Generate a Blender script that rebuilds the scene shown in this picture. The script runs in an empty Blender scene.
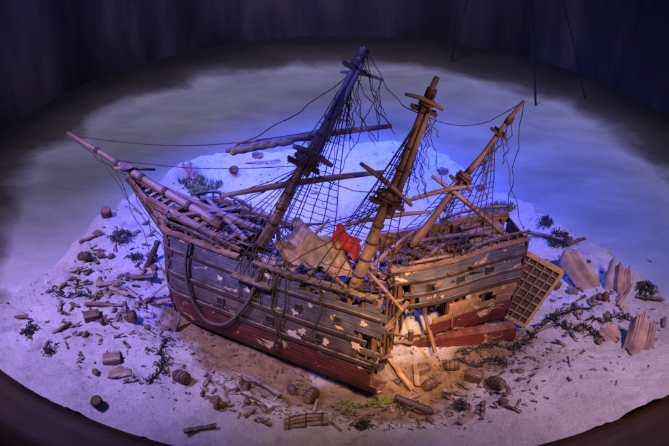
import bpy, math, random
from mathutils import Vector, Matrix, noise
R = random.Random(11)
PI = math.pi
sc = bpy.context.scene
col = sc.collection
# ------------------------------------------------------------ camera model
PITCH = math.radians(33.0); D = 9.29; F = 929.0
CAM = Vector((0, -D*math.cos(PITCH), D*math.sin(PITCH)))
FW = Vector((0, math.cos(PITCH), -math.sin(PITCH))); UP = Vector((0, math.sin(PITCH), math.cos(PITCH)))
def ray(px, py): return FW + Vector((1,0,0))*((px-334.5)/F) + UP*((223-py)/F)
def G0(px, py, z=0.0):
    d = ray(px, py); return CAM + d*((z-CAM.z)/d.z)
def P(px, py, Y):
    d = ray(px, py); return CAM + d*((Y-CAM.y)/d.y)
def lerp(a, b, t): return a+(b-a)*t
def sstep(a, b, x):
    t = max(0, min(1, (x-a)/(b-a))); return t*t*(3-2*t)
def interp(xs, ys, x):
    if x <= xs[0]: return ys[0]
    for i in range(1, len(xs)):
        if x <= xs[i]: return lerp(ys[i-1], ys[i], (x-xs[i-1])/(xs[i]-xs[i-1]))
    return ys[-1]
def segd(p, a, b):
    ab = b-a; t = max(0, min(1, (p-a).dot(ab)/ab.dot(ab))); return (p-(a+ab*t)).length
TRENCH = [G0(*q).to_2d() for q in ((190,305),(240,345),(310,380),(400,388),(465,352),(500,330))]
def trench(x, y):
    p = Vector((x, y)); return min(segd(p, TRENCH[i], TRENCH[i+1]) for i in range(len(TRENCH)-1))
RC = Vector((.15, 1.2)); RR = 4.42
C0 = Vector((.2, -.7))
back_px = [(-60,330),(0,290),(25,268),(50,245),(80,215),(110,192),(150,172),(185,156),(210,150),(240,145),(290,142),(335,141),(380,145),(420,150),(460,162),(490,178),(520,193),(560,208),(590,227),(620,248),(669,285),(730,330)]
bd = []
for q in back_px:
    p = G0(q[0], q[1], .06).to_2d()-C0; bd.append((math.atan2(p.y, p.x) % (2*PI), p.length))
def rimr(a):
    d = Vector((math.cos(a), math.sin(a))); oc = C0-RC; bq = oc.dot(d); return -bq+math.sqrt(bq*bq-(oc.dot(oc)-RR*RR))
full = [(a if a < 5.2 else a-2*PI, r) for a, r in bd]; full.sort()
a0, a1 = full[0][0], full[-1][0]
for k in range(1, 40):
    a = a1 + (a0+2*PI-a1)*k/40
    full.append((a, rimr(a)))
full.append((full[0][0]+2*PI, full[0][1]))
fx = [q[0] for q in full]; fy = [q[1] for q in full]
def Rb(a):
    while a < fx[0]: a += 2*PI
    while a > fx[-1]: a -= 2*PI
    return interp(fx, fy, a)
def rbn(a):
    rr_ = rimr(a); rb = Rb(a)
    if math.sin(a) > -.35: rb = (Rb(a-.06)+rb+Rb(a+.06))/3 * (1 + .045*noise.noise((math.cos(a)*5, math.sin(a)*5, 0))+.03*noise.noise((math.cos(a)*15, math.sin(a)*15, 5))+.012*noise.noise((math.cos(a)*45, math.sin(a)*45, 2)))
    rb = min(rb, rr_); return rb, rb < rr_-.02
def H(x, y, rbf=None):
    h = .09*noise.noise((x*.9, y*.9, 3)) + .06*noise.noise((x*2.3, y*2.3, 7)) + .03*noise.noise((x*5.5, y*5.5, 1)) + .012*noise.noise((x*13, y*13, 1))
    t = trench(x, y)
    h -= .13*(1-sstep(.12, .55, t)); h += .06*sstep(.42,.65,t)*(1-sstep(.7,1.1,t))
    h += .20*math.exp(-((x-.5)**2/1.6+(y-.95)**2/.35))
    rb, free = rbf if rbf else rbn(math.atan2(y-C0.y, x-C0.x))
    edge = rb-math.hypot(x-C0.x, y-C0.y)
    if free: h += .08*sstep(.7, .28, edge); h = lerp(h, -.34, sstep(.30, 0, edge)**1.6)
    else: h += .03*sstep(.9,.3,edge)*(1-sstep(.12,0,edge))
    return h
def inside(x, y, m=.25): return math.hypot(x-C0.x, y-C0.y) < rbn(math.atan2(y-C0.y, x-C0.x))[0]-m
def G(px, py, dz=0.0):
    p = G0(px, py, 0)
    for _ in range(5): p = G0(px, py, H(p.x, p.y)+dz)
    return p
# ------------------------------------------------------------ materials
def newmat(name):
    m = bpy.data.materials.new(name); m.use_nodes = True
    nt = m.node_tree; b = nt.nodes['Principled BSDF']; return m, nt, b
def N(nt, t, **k):
    n = nt.nodes.new(t)
    for a, v in k.items():
        if a in n.inputs.keys(): n.inputs[a].default_value = v
        else: setattr(n, a, v)
    return n
def ramp(nt, stops, interp_='LINEAR'):
    r = nt.nodes.new('ShaderNodeValToRGB'); cr = r.color_ramp; cr.interpolation = interp_
    while len(cr.elements) < len(stops): cr.elements.new(.5)
    for e, (p, c) in zip(cr.elements, stops):
        e.position = p; e.color = (c, c, c, 1) if not hasattr(c, '__len__') else (*c, 1)
    return r
def mixc(nt, fac, a, b, mode='MIX'):
    m = nt.nodes.new('ShaderNodeMix'); m.data_type = 'RGBA'; m.blend_type = mode
    for s, v in ((m.inputs[0], fac), (m.inputs[6], a), (m.inputs[7], b)):
        if isinstance(v, (int, float)): s.default_value = v
        elif isinstance(v, tuple): s.default_value = (*v, 1)
        else: nt.links.new(v, s)
    return m.outputs[2]
def bump(nt, b, h, s, d):
    bp = N(nt, 'ShaderNodeBump', Strength=s, Distance=d); nt.links.new(h, bp.inputs['Height']); nt.links.new(bp.outputs[0], b.inputs['Normal'])
def wood(name, c1, c2, rough=.65, grain=(2.5, 45), wear=None, wt=.62, scale=6, bs=.4, vramp=None, dust=.25, wsc=None, gc=(.4,1.6)):
    m, nt, b = newmat(name); L = nt.links.new
    tc = N(nt, 'ShaderNodeTexCoord'); mp = N(nt, 'ShaderNodeMapping'); mp.inputs['Scale'].default_value = (grain[0], grain[1], 1)
    L(tc.outputs['UV'], mp.inputs[0])
    n1 = N(nt, 'ShaderNodeTexNoise', Scale=2.0, Detail=6.0, Roughness=.65); L(mp.outputs[0], n1.inputs[0])
    r1 = ramp(nt, [(.3, c1), (.7, c2)]); L(n1.outputs[0], r1.inputs[0])
    colr = r1.outputs[0]
    n2 = N(nt, 'ShaderNodeTexNoise', Scale=float(scale), Detail=6.0, Roughness=.7); L(tc.outputs['Object'], n2.inputs[0])
    if vramp:
        sx = N(nt, 'ShaderNodeSeparateXYZ'); L(tc.outputs['UV'], sx.inputs[0])
        wob = N(nt, 'ShaderNodeMath', operation='MULTIPLY_ADD'); L(n2.outputs[0], wob.inputs[0]); wob.inputs[1].default_value = .10
        sub = N(nt, 'ShaderNodeMath', operation='SUBTRACT'); L(sx.outputs[1], sub.inputs[0]); sub.inputs[1].default_value = .05; L(sub.outputs[0], wob.inputs[2])
        rv = ramp(nt, vramp); L(wob.outputs[0], rv.inputs[0])
        g = ramp(nt, [(.25, gc[0]), (.75, gc[1])]); L(n1.outputs[0], g.inputs[0])
        colr = mixc(nt, 1.0, rv.outputs[0], g.outputs[0], 'MULTIPLY')
    r2 = ramp(nt, [(.3, .4), (.65, 1.25)]); L(n2.outputs[0], r2.inputs[0])
    colr = mixc(nt, 1.0, colr, r2.outputs[0], 'MULTIPLY')
    if wear:
        n3 = N(nt, 'ShaderNodeTexNoise', Scale=(wsc or scale*.9), Detail=9.0, Roughness=.74, Distortion=.7)
        mp3 = N(nt, 'ShaderNodeMapping'); mp3.inputs['Scale'].default_value = (1, 1, 1.6); L(tc.outputs['Object'], mp3.inputs[0]); L(mp3.outputs[0], n3.inputs[0])
        r3 = ramp(nt, [(wt, 0.0), (wt+.02, 1.0)]); L(n3.outputs[0], r3.inputs[0])
        wc = mixc(nt, .6, wear, r2.outputs[0], 'MULTIPLY')
        colr = mixc(nt, r3.outputs[0], colr, wc)
        r6 = ramp(nt, [(wt-.07, 1.0), (wt-.005, .6), (wt, 1.0)]); L(n3.outputs[0], r6.inputs[0])
        colr = mixc(nt, 1.0, colr, r6.outputs[0], 'MULTIPLY')
    ge = N(nt, 'ShaderNodeNewGeometry'); sz = N(nt, 'ShaderNodeSeparateXYZ'); L(ge.outputs['Normal'], sz.inputs[0])
    ad = N(nt, 'ShaderNodeMath', operation='MULTIPLY'); L(sz.outputs[2], ad.inputs[0]); L(n2.outputs[0], ad.inputs[1])
    rd = ramp(nt, [(.38, 0.0), (.62, dust*2)]); L(ad.outputs[0], rd.inputs[0])
    colr = mixc(nt, rd.outputs[0], colr, (.38, .31, .25))
    L(colr, b.inputs['Base Color']); b.inputs['Roughness'].default_value = rough
    bump(nt, b, n1.outputs[0], bs, .01)
    return m
def plain(name, c1, c2, scale=20, rough=.8, bs=.5, bd=.01):
    m, nt, b = newmat(name); L = nt.links.new
    tc = N(nt, 'ShaderNodeTexCoord'); n = N(nt, 'ShaderNodeTexNoise', Scale=float(scale), Detail=6.0, Roughness=.65); L(tc.outputs['Object'], n.inputs[0])
    r = ramp(nt, [(.35, c1), (.65, c2)]); L(n.outputs[0], r.inputs[0]); L(r.outputs[0], b.inputs['Base Color'])
    b.inputs['Roughness'].default_value = rough; bump(nt, b, n.outputs[0], bs, bd); return m
M = {}
M['hull'] = wood('weathered_hull_paint', (.1,.1,.1), (.2,.2,.2), .5, (3, 40), wear=(.52,.38,.22), wt=.595, scale=6, dust=.1, wsc=5.2, bs=.35, gc=(.35,1.5),
    vramp=[(0,(.06,.010,.008)),(.30,(.095,.016,.012)),(.42,(.10,.024,.018)),(.45,(.04,.022,.018)),(.49,(.04,.026,.024)),(.52,(.085,.06,.052)),(.62,(.095,.072,.068)),(.66,(.045,.04,.05)),(.71,(.085,.078,.105)),(.86,(.09,.085,.13)),(1,(.07,.07,.10))])
M['bowdark'] = wood('dark_bow_planking', (.035,.020,.024), (.10,.055,.055), .55, (3, 40), wear=(.35,.22,.13), wt=.64, scale=6, dust=.1)
M['stern'] = wood('stern_hull_paint', (.1,.1,.1), (.2,.2,.2), .5, (3, 40), wear=(.52,.36,.18), wt=.575, scale=6, dust=.1, wsc=5, bs=.35, gc=(.35,1.5),
    vramp=[(0,(.11,.015,.012)),(.36,(.13,.02,.016)),(.38,(.05,.03,.02)),(.41,(.25,.14,.06)),(.58,(.30,.18,.08)),(.62,(.05,.04,.04)),(.66,(.10,.08,.08)),(.80,(.105,.10,.12)),(1,(.08,.08,.11))])
M['inner'] = wood('raw_inner_wood', (.08,.035,.018), (.24,.12,.052), .75, (4, 30))
M['inner_lit'] = wood('raw_inner_wood_lit', (.13,.06,.026), (.38,.21,.09), .75, (4, 30))  # brighter copy of the inner wood, warm light painted into its colour
M['mast'] = wood('spar_wood', (.11,.06,.04), (.34,.21,.14), .5, (2, 20), dust=.1)
M['dark'] = wood('dark_tarred_wood', (.02,.012,.010), (.08,.05,.038), .6, (3, 30))
M['plank'] = wood('bleached_plank', (.12,.08,.055), (.32,.23,.16), .8, (4, 30))
M['brown'] = wood('brown_stave_wood', (.04,.018,.010), (.15,.068,.032), .6, (4, 40))
M['yellow'] = wood('fresh_broken_wood', (.20,.11,.045), (.42,.25,.11), .75, (4, 30))
M['redw'] = wood('red_painted_timber', (.08,.011,.01), (.15,.028,.02), .55, (3, 30), wear=(.35,.22,.12), wt=.61, dust=.1)
M['rope'] = plain('tarred_rope', (.02,.014,.01), (.07,.05,.035), 60)
M['cable'] = plain('anchor_cable', (.03,.025,.022), (.10,.08,.065), 60)
M['iron'] = plain('rusty_iron', (.015,.01,.01), (.06,.03,.02), 40, .6)
M['clay'] = plain('brown_clay', (.06,.03,.02), (.17,.09,.06), 30, .7)
M['canvas'] = plain('old_canvas', (.17,.11,.065), (.40,.28,.165), 14, .9)
M['sail'] = plain('furled_sailcloth', (.22,.18,.15), (.42,.36,.3), 20, .9)
M['red'] = plain('red_cloth', (.30,.012,.01), (.52,.03,.02), 10, .85)
M['tent'] = plain('rotten_sailcloth', (.17,.10,.08), (.40,.29,.23), 6, .9)
M['weed'] = plain('dried_weed', (.008,.010,.008), (.04,.035,.03), 40)
M['green'] = plain('green_moss', (.06,.075,.014), (.22,.24,.06), 30)
M['rock'] = plain('dark_rock', (.05,.035,.03), (.20,.14,.11), 14)
M['white'] = plain('chipped_white_paint', (.38,.30,.21), (.62,.54,.42), 20)
M['gilt'] = plain('gilt_moulding', (.28,.18,.06), (.50,.35,.14), 30, .45)
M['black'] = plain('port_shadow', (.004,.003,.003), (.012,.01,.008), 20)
# sand
m, nt, b = newmat('white_sand'); L = nt.links.new
tc = N(nt, 'ShaderNodeTexCoord'); at = N(nt, 'ShaderNodeAttribute', attribute_name='tan')
n1 = N(nt, 'ShaderNodeTexNoise', Scale=1.6, Detail=8.0, Roughness=.65); L(tc.outputs['Object'], n1.inputs[0])
n2 = N(nt, 'ShaderNodeTexNoise', Scale=60.0, Detail=6.0, Roughness=.8); L(tc.outputs['Object'], n2.inputs[0])
n4 = N(nt, 'ShaderNodeTexNoise', Scale=8.0, Detail=9.0, Roughness=.75); L(tc.outputs['Object'], n4.inputs[0])
r1 = ramp(nt, [(.3, (.54,.50,.49)), (.6, (.84,.82,.81))]); L(n1.outputs[0], r1.inputs[0])
rt = ramp(nt, [(.3, (.17,.10,.05)), (.7, (.50,.34,.18))]); L(n4.outputs[0], rt.inputs[0])
c = mixc(nt, at.outputs['Fac'], r1.outputs[0], rt.outputs[0])
r2 = ramp(nt, [(.32, .25), (.45, 1.0)]); L(n2.outputs[0], r2.inputs[0])
c = mixc(nt, .85, c, r2.outputs[0], 'MULTIPLY')
r5 = ramp(nt, [(.32, .4), (.46, 1.03)]); L(n4.outputs[0], r5.inputs[0])
c = mixc(nt, .7, c, r5.outputs[0], 'MULTIPLY')
L(c, b.inputs['Base Color']); b.inputs['Roughness'].default_value = .9
ad = N(nt, 'ShaderNodeMath', operation='ADD'); mm = N(nt, 'ShaderNodeMath', operation='MULTIPLY'); L(n2.outputs[0], mm.inputs[0]); mm.inputs[1].default_value = 1.0; L(mm.outputs[0], ad.inputs[0])
ml = N(nt, 'ShaderNodeMath', operation='MULTIPLY'); L(n4.outputs[0], ml.inputs[0]); ml.inputs[1].default_value = 2.0; L(ml.outputs[0], ad.inputs[1])
bump(nt, b, ad.outputs[0], .9, .045); M['sand'] = m
# painted sea
m, nt, b = newmat('painted_sea'); L = nt.links.new
tc = N(nt, 'ShaderNodeTexCoord')
n1 = N(nt, 'ShaderNodeTexNoise', Scale=.7, Detail=8.0, Roughness=.62, Distortion=.6); L(tc.outputs['Object'], n1.inputs[0])
mp = N(nt, 'ShaderNodeMapping'); mp.inputs['Scale'].default_value = (1.0, 1.9, 1); mp.inputs['Rotation'].default_value = (0,0,.15); L(tc.outputs['Object'], mp.inputs[0])
n2 = N(nt, 'ShaderNodeTexNoise', Scale=1.1, Detail=9.0, Roughness=.62, Distortion=.2); L(mp.outputs[0], n2.inputs[0])
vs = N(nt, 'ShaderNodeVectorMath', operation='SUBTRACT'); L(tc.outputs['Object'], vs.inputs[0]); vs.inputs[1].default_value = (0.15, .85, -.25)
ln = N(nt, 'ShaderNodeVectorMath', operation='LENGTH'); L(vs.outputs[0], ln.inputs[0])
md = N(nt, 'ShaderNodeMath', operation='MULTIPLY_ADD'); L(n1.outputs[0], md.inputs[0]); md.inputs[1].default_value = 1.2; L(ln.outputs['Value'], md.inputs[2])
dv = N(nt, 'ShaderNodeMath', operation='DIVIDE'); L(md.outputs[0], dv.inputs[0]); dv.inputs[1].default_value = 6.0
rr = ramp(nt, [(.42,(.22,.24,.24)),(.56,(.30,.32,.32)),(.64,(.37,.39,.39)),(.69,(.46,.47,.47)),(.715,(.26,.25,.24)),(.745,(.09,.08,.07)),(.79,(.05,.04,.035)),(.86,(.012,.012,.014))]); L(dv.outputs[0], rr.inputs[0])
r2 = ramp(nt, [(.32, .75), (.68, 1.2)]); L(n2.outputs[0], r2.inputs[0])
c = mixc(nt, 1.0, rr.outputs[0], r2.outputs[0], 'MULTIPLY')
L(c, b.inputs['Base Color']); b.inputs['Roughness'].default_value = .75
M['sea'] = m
# painted backdrop
m, nt, b = newmat('painted_backdrop'); L = nt.links.new
tc = N(nt, 'ShaderNodeTexCoord'); mp = N(nt, 'ShaderNodeMapping'); mp.inputs['Scale'].default_value = (1, 1, .22); L(tc.outputs['Object'], mp.inputs[0])
n1 = N(nt, 'ShaderNodeTexNoise', Scale=1.1, Detail=6.0, Roughness=.55, Distortion=.3); L(mp.outputs[0], n1.inputs[0])
r1 = ramp(nt, [(.40,(.008,.007,.012)),(.52,(.035,.030,.042)),(.66,(.11,.085,.085))]); L(n1.outputs[0], r1.inputs[0])
L(r1.outputs[0], b.inputs['Base Color']); b.inputs['Roughness'].default_value = .7; M['backdrop'] = m
M['velvet'] = plain('dark_drape', (.008,.008,.012), (.02,.02,.03), 6, .9)
M['rim'] = wood('varnished_rim', (.012,.005,.002), (.03,.011,.005), .6, (.6, 5), dust=0, scale=2, bs=.1)
M['rim'].node_tree.nodes['Principled BSDF'].inputs['Specular IOR Level'].default_value = .15
# ------------------------------------------------------------ mesh builder
Z = Vector((0,0,1))
class MB:
    def __init__(s): s.v=[]; s.f=[]; s.uv=[]; s.sm=[]
    def face(s, idx, uvs, smooth=False): s.f.append(idx); s.uv.append(uvs); s.sm.append(smooth)
    def tube(s, pts, r, n=8, smooth=True, cap=True):
        pts = [Vector(p) for p in pts]; m_ = len(pts)
        rs = r if hasattr(r, '__len__') else [r]*m_
        t0 = (pts[1]-pts[0]).normalized(); nx = t0.orthogonal().normalized(); base = len(s.v); ln = 0; us=[]
        for i, p in enumerate(pts):
            t = (pts[min(i+1, m_-1)]-pts[max(i-1, 0)]).normalized()
            nx = (nx - t*nx.dot(t)).normalized(); ny = t.cross(nx)
            for k in range(n):
                a = 2*PI*k/n; s.v.append(p + (nx*math.cos(a)+ny*math.sin(a))*rs[i])
            if i: ln += (p-pts[i-1]).length
            us.append(ln)
        off = R.random()*10
        for i in range(m_-1):
            for k in range(n):
                a = base+i*n+k; b_ = base+i*n+(k+1)%n
                s.face((a, b_, b_+n, a+n), [(us[i]+off,k/n*.3),(us[i]+off,(k+1)/n*.3),(us[i+1]+off,(k+1)/n*.3),(us[i+1]+off,k/n*.3)], smooth)
        if cap:
            s.face(tuple(base+k for k in range(n))[::-1], [(0,0)]*n); s.face(tuple(base+(m_-1)*n+k for k in range(n)), [(0,0)]*n)
    def bar(s, pts, w, h, up=Z, wob=0, taper=None):
        pts = [Vector(p) for p in pts]; base = len(s.v); m_ = len(pts); ln=0; us=[]
        for i, p in enumerate(pts):
            t = (pts[min(i+1, m_-1)]-pts[max(i-1, 0)]).normalized()
            sd = t.cross(up)
            sd = sd.normalized() if sd.length > 1e-4 else t.orthogonal().normalized()
            bb = sd.cross(t).normalized(); k_ = 1 if not taper else lerp(1, taper, i/(m_-1))
            for a, c_ in ((-1,-1),(1,-1),(1,1),(-1,1)):
                s.v.append(p + sd*a*w/2*k_ + bb*c_*h/2*k_ + (Vector((R.uniform(-1,1),R.uniform(-1,1),R.uniform(-1,1)))*wob if wob else Vector()))
            if i: ln += (p-pts[i-1]).length
            us.append(ln)
        off = R.random()*10; vo = [0, w, w+h, 2*w+h, 2*w+2*h]
        for i in range(m_-1):
            for k in range(4):
                a = base+i*4+k; b_ = base+i*4+(k+1)%4
                s.face((a, b_, b_+4, a+4), [(us[i]+off,vo[k]+off),(us[i]+off,vo[k+1]+off),(us[i+1]+off,vo[k+1]+off),(us[i+1]+off,vo[k]+off)])
        s.face((base+3,base+2,base+1,base), [(0,0),(.1,0),(.1,.1),(0,.1)]); e = base+(m_-1)*4
        s.face((e,e+1,e+2,e+3), [(0,0),(.1,0),(.1,.1),(0,.1)])
    def strip(s, outer_lo, outer_hi, inner_lo, inner_hi, uvs):
        base = len(s.v); m_ = len(outer_lo)
        for i in range(m_): s.v += [outer_lo[i], outer_hi[i], inner_hi[i], inner_lo[i]]
        for i in range(m_-1):
            for k in range(4):
                a = base+i*4+k; b_ = base+i*4+(k+1)%4
                (u0, g0, g1), (u1, g2, g3) = uvs[i], uvs[i+1]
                if k == 0: q = [(u0,g0),(u0,g1),(u1,g3),(u1,g2)]
                elif k == 2: q = [(u0,g1),(u0,g0),(u1,g2),(u1,g3)]
                else: q = [(u0,g0 if k==3 else g1)]*2+[(u1,g2 if k==3 else g3)]*2
                s.face((a, b_, b_+4, a+4), q, False)
        s.face((base,base+1,base+2,base+3), [(uvs[0][0],uvs[0][1])]*4); e = base+(m_-1)*4
        s.face((e+3,e+2,e+1,e), [(uvs[-1][0],uvs[-1][1])]*4)
    def grid(s, fn, nu, nv, smooth=True, su=1, sv=1):
        base = len(s.v)
        for i in range(nu+1):
            for j in range(nv+1): s.v.append(Vector(fn(i/nu, j/nv)))
        for i in range(nu):
            for j in range(nv):
                a = base+i*(nv+1)+j
                s.face((a, a+nv+1, a+nv+2, a+1), [(i/nu*su,j/nv*sv),((i+1)/nu*su,j/nv*sv),((i+1)/nu*su,(j+1)/nv*sv),(i/nu*su,(j+1)/nv*sv)], smooth)
    def build(s, name, mat, parent=None, org=None, thick=0):
        o0 = ORG.get(parent.name, Vector()) if parent else (Vector(org) if org is not None else Vector())
        me = bpy.data.meshes.new(name)
        me.from_pydata([tuple(v-o0) for v in s.v], [], s.f)
        ul = me.uv_layers.new(name='UVMap')
        flat = [c for q in s.uv for t in q for c in t]; ul.data.foreach_set('uv', flat)
        me.polygons.foreach_set('use_smooth', s.sm); me.materials.append(mat); me.validate(); me.update()
        o = bpy.data.objects.new(name, me); col.objects.link(o)
        if parent: o.parent = parent; ORG[o.name] = o0
        else: o.location = o0; ORG[o.name] = o0
        if thick:
            md_ = o.modifiers.new('Solidify', 'SOLIDIFY'); md_.thickness = thick
        return o
ORG = {}
def tag(o, label, cat, group=None, kind=None):
    if label: o['label'] = label
    if cat: o['category'] = cat
    if group: o['group'] = group
    if kind: o['kind'] = kind
    return o
def thing(name, label, cat, loc=(0,0,0), group=None):
    o = bpy.data.objects.new(name, None); o.empty_display_size = .05; col.objects.link(o); o.location = loc
    ORG[o.name] = Vector(loc); return tag(o, label, cat, group)
# ------------------------------------------------------------ setting
NR, NT = 260, 900
vs_, fs_, tanv = [], [], []
for j in range(NT):
    a = 2*PI*j/NT; rbf = rbn(a); rb = rbf[0]
    for i in range(NR):
        t = i/(NR-1); t = t**.8; r = rb*t; x = C0.x+math.cos(a)*r; y = C0.y+math.sin(a)*r
        z = H(x, y, rbf) + .011*noise.noise((x*22, y*22, 0)) + .006*noise.noise((x*55, y*55, 0))
        vs_.append((x, y, z))
        d = trench(x, y) + .25*noise.noise((x*2.5, y*2.5, 9)) + .10*noise.noise((x*9, y*9, 2))
        tanv.append(1-sstep(.14, .40, d))
for j in range(NT):
    j2 = (j+1) % NT
    for i in range(NR-1): fs_.append((j*NR+i, j*NR+i+1, j2*NR+i+1, j2*NR+i))
me = bpy.data.meshes.new('sand'); me.from_pydata(vs_, [], fs_)
at_ = me.attributes.new('tan', 'FLOAT', 'POINT'); at_.data.foreach_set('value', tanv)
me.polygons.foreach_set('use_smooth', [True]*len(fs_)); me.materials.append(M['sand'])
sand = bpy.data.objects.new('sand', me); col.objects.link(sand); tag(sand, 'white sand mound of the diorama', 'sand', kind='structure')
mb = MB()
def seafn(u, v):
    a = u*2*PI; r = .01+v*(RR-.0); x = RC.x+math.cos(a)*r; y = RC.y+math.sin(a)*r
    return (x, y, -.25+.02*noise.noise((x*1.5, y*1.5, 0)))
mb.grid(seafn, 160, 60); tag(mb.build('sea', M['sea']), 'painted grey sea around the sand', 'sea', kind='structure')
mb = MB()
def wallfn(u, v):
    a = -.12+u*(PI+.24); rr_ = RR+.02; return (RC.x+math.cos(a)*rr_, RC.y+math.sin(a)*rr_, -.4+v*4.2)
mb.grid(wallfn, 200, 12); tag(mb.build('painted_backdrop', M['backdrop']), 'dark painted curved backdrop behind the sea', 'backdrop', kind='structure')
mb = MB()
prof = [(-.02,-.5),(-.02,.0),(.0,.035),(.05,.05),(.12,.03),(.2,-.02),(.3,-.06),(.38,-.16),(.40,-.35),(.40,-1.0)]
def rimfn(u, v):
    a = PI-.1+u*(PI+.2); k = v*(len(prof)-1); i = min(int(k), len(prof)-2); f = k-i
    q = (lerp(prof[i][0], prof[i+1][0], f), lerp(prof[i][1], prof[i+1][1], f))
    return (RC.x+math.cos(a)*(RR+q[0]), RC.y+math.sin(a)*(RR+q[0]), q[1]-.0)
mb.grid(rimfn, 140, 27, su=14, sv=1); tag(mb.build('display_rim', M['rim']), 'dark varnished wooden rim curving along the front of the sand', 'rim')
# ------------------------------------------------------------ hull geometry
def frame(o, yaw, lst, pit=0):
    return Matrix.Translation(o) @ Matrix.Rotation(yaw, 4, 'Z') @ Matrix.Rotation(pit, 4, 'Y') @ Matrix.Rotation(-lst, 4, 'X')
GX = [0,.08,.16,.26,.38,.52,.7,.85,1]; YF_ = [.10,.52,.80,.93,.985,1,.985,.95,.90]; ZF_ = [0,.025,.07,.17,.31,.47,.66,.83,1]
YF = lambda g: interp(GX, YF_, g)
ZF = lambda g: interp(GX, ZF_, g)
k0 = G0(183, 300, -.12); k1 = G0(380, 404, -.12) + Vector((.17, .24, 0))
BY = math.atan2(k1.y-k0.y, k1.x-k0.x); BL = (k1-k0).length
BF = frame(k0, BY, math.radians(6))
def bz(x): return .91 - .01*sstep(0, .8, x) + .04*sstep(1.3,2.2,x)
XE = lambda g: .18+.26*max(0,1-g)**1.2
def bowS(side, x, g, off=0):
    xe = XE(g); q = min(1, max(0, x)/xe); B = .40*(1-(1-q)**2)**.5
    X = x - .02*g*(1-min(1, x/.5))
    return BF @ Vector((X, side*(B*YF(g)+off), bz(x)*(ZF(g)+max(0,g-1))))
s0 = G0(378, 357, -.06)+Vector((-.02,.30,0)); s1 = G0(502, 342, -.06)+Vector((-.02,.30,0))
SY = math.atan2(s1.y-s0.y, s1.x-s0.x)
SF = frame(s0, SY, math.radians(7)) @ Matrix.Diagonal((.80,.95,.86,1))
def sz_(x): return .90+.13*sstep(.3, 1.4, x)
def sternS(side, x, g, off=0):
    B = .38*(1-.28*max(0,(x-.5)/.9)**2)*(1-max(0,1-g)**1.5*.85*sstep(.3, 1.42, x))
    return SF @ Vector((x+.14*g*sstep(1.0,1.42,x), side*(B*YF(g)+off), sz_(x)*(ZF(g)+max(0,g-1))))
def planking(S, side, N_, xmax, jag, holes, mat, name, parent, xmin=0.0, xmj=0.0, n=52):
    mb = MB()
    for k in range(N_):
        g0, g1 = k/N_, (k+1)/N_-.0015
        x0 = (xmin(k/N_) if callable(xmin) else xmin) + (R.random()*xmj); x1 = xmax(k/N_) + R.uniform(-jag, jag)
        jo = R.uniform(0, .0015); run = []
        def flush(run):
            if len(run) < 2: return
            ol, oh, il, ih, uv = [], [], [], [], []
            for x in run:
                ol.append(S(side, x, g0, .006+jo)); oh.append(S(side, x, g1, .002+jo)); ih.append(S(side, x, g1, -.014)); il.append(S(side, x, g0, -.014)); uv.append((x*1.0+k*.37, g0, g1))
            mb.strip(ol, oh, il, ih, uv)
        for i in range(n+1):
            x = lerp(x0, x1, i/n)
            if any(h[0] <= x <= h[1] and h[2] <= g0+.02 <= h[3] and noise.noise((x*5+k, k*3.3, 4)) < h[4] for h in holes): flush(run); run = []
            else: run.append(x)
        flush(run)
    return mb.build(name, mat, parent)
def deck(Fm, Wf, Zf, x0, x1, N_, miss, mat, name, parent):
    mb = MB()
    for j in range(N_):
        y = lerp(-.37, .37, (j+.5)/N_); w = .74/N_*.92; x = x0
        while x < x1-.02:
            l = R.uniform(.25, .6); xe = min(x1, x+l)
            if R.random() > miss:
                pts = [Fm @ Vector((lerp(x, xe-.006, q/4), y, Zf(lerp(x, xe, q/4))+R.uniform(-.004,.004))) for q in range(5) if abs(y)+w/2 < Wf(lerp(x, xe, q/4))]
                if len(pts) > 1: mb.bar(pts, w, .014)
            x = xe
    return mb.build(name, mat, parent)
def rib(S, side, x, g0, g1, parent, mat='inner', w=.03):
    mb = MB(); pts = [S(side, x, lerp(g0, g1, q/12), -.03) for q in range(13)]
    mb.bar(pts, w, w, up=Vector((1,.3,0))); return mb.build('rib', M[mat], parent)
# ---- bow wreck
bow = thing('ship_wreck', 'long bow half of the wrecked ship with bowsprit and two leaning masts', 'shipwreck', (k0.x, k0.y, 0), 'broken halves of the wrecked ship')
planking(bowS, -1, 22, lambda g: 2.15+.03*math.sin(g*17)-.05*(1-g), .06, [(.85,1.35,.93,1.0,.1),(1.45,2.0,.90,1.0,.1),(1.98,2.3,.5,.72,.0),(1.0,1.2,.78,.84,.0)], M['hull'], 'hull_planking', bow)
planking(lambda s,x,g,off=0: bowS(s,x,g,off+.012), -1, 22, lambda g: .17+.03*math.sin(g*9), .03, [], M['bowdark'], 'bow_planking', bow, 0, 0, 18)
planking(bowS, 1, 20, lambda g: 1.75-.4*g, .15, [(.7,1.8,.6,1,.12)], M['hull'], 'hull_planking', bow)
for x in [.3+.12*i for i in range(16)]:
    rib(bowS, -1, x, .05, .99+R.uniform(0,.03), bow)
    if x < 1.95: rib(bowS, 1, x, .05, R.uniform(.7,1.05), bow, 'brown')
mb = MB()
for j in range(9):
    y = lerp(-.35,.2,j/8); mb.bar([BF@Vector((2.02+R.uniform(-.02,.02),y,.10+abs(y)*.2)), BF@Vector((2.02,y,.5)), BF@Vector((2.02,y,.70+R.uniform(-.25,.12)))], .06, .016, up=Vector((1,0,0)), wob=.004)
mb.build('torn_bulkhead', M['brown'], bow)
mb = MB(); mb.bar([bowS(0, x, 0)+Vector((0,0,-.01)) for x in (0.02,.5,1,1.5,2.0,2.2)], .05, .06); mb.build('keel', M['hull'], bow)
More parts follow.
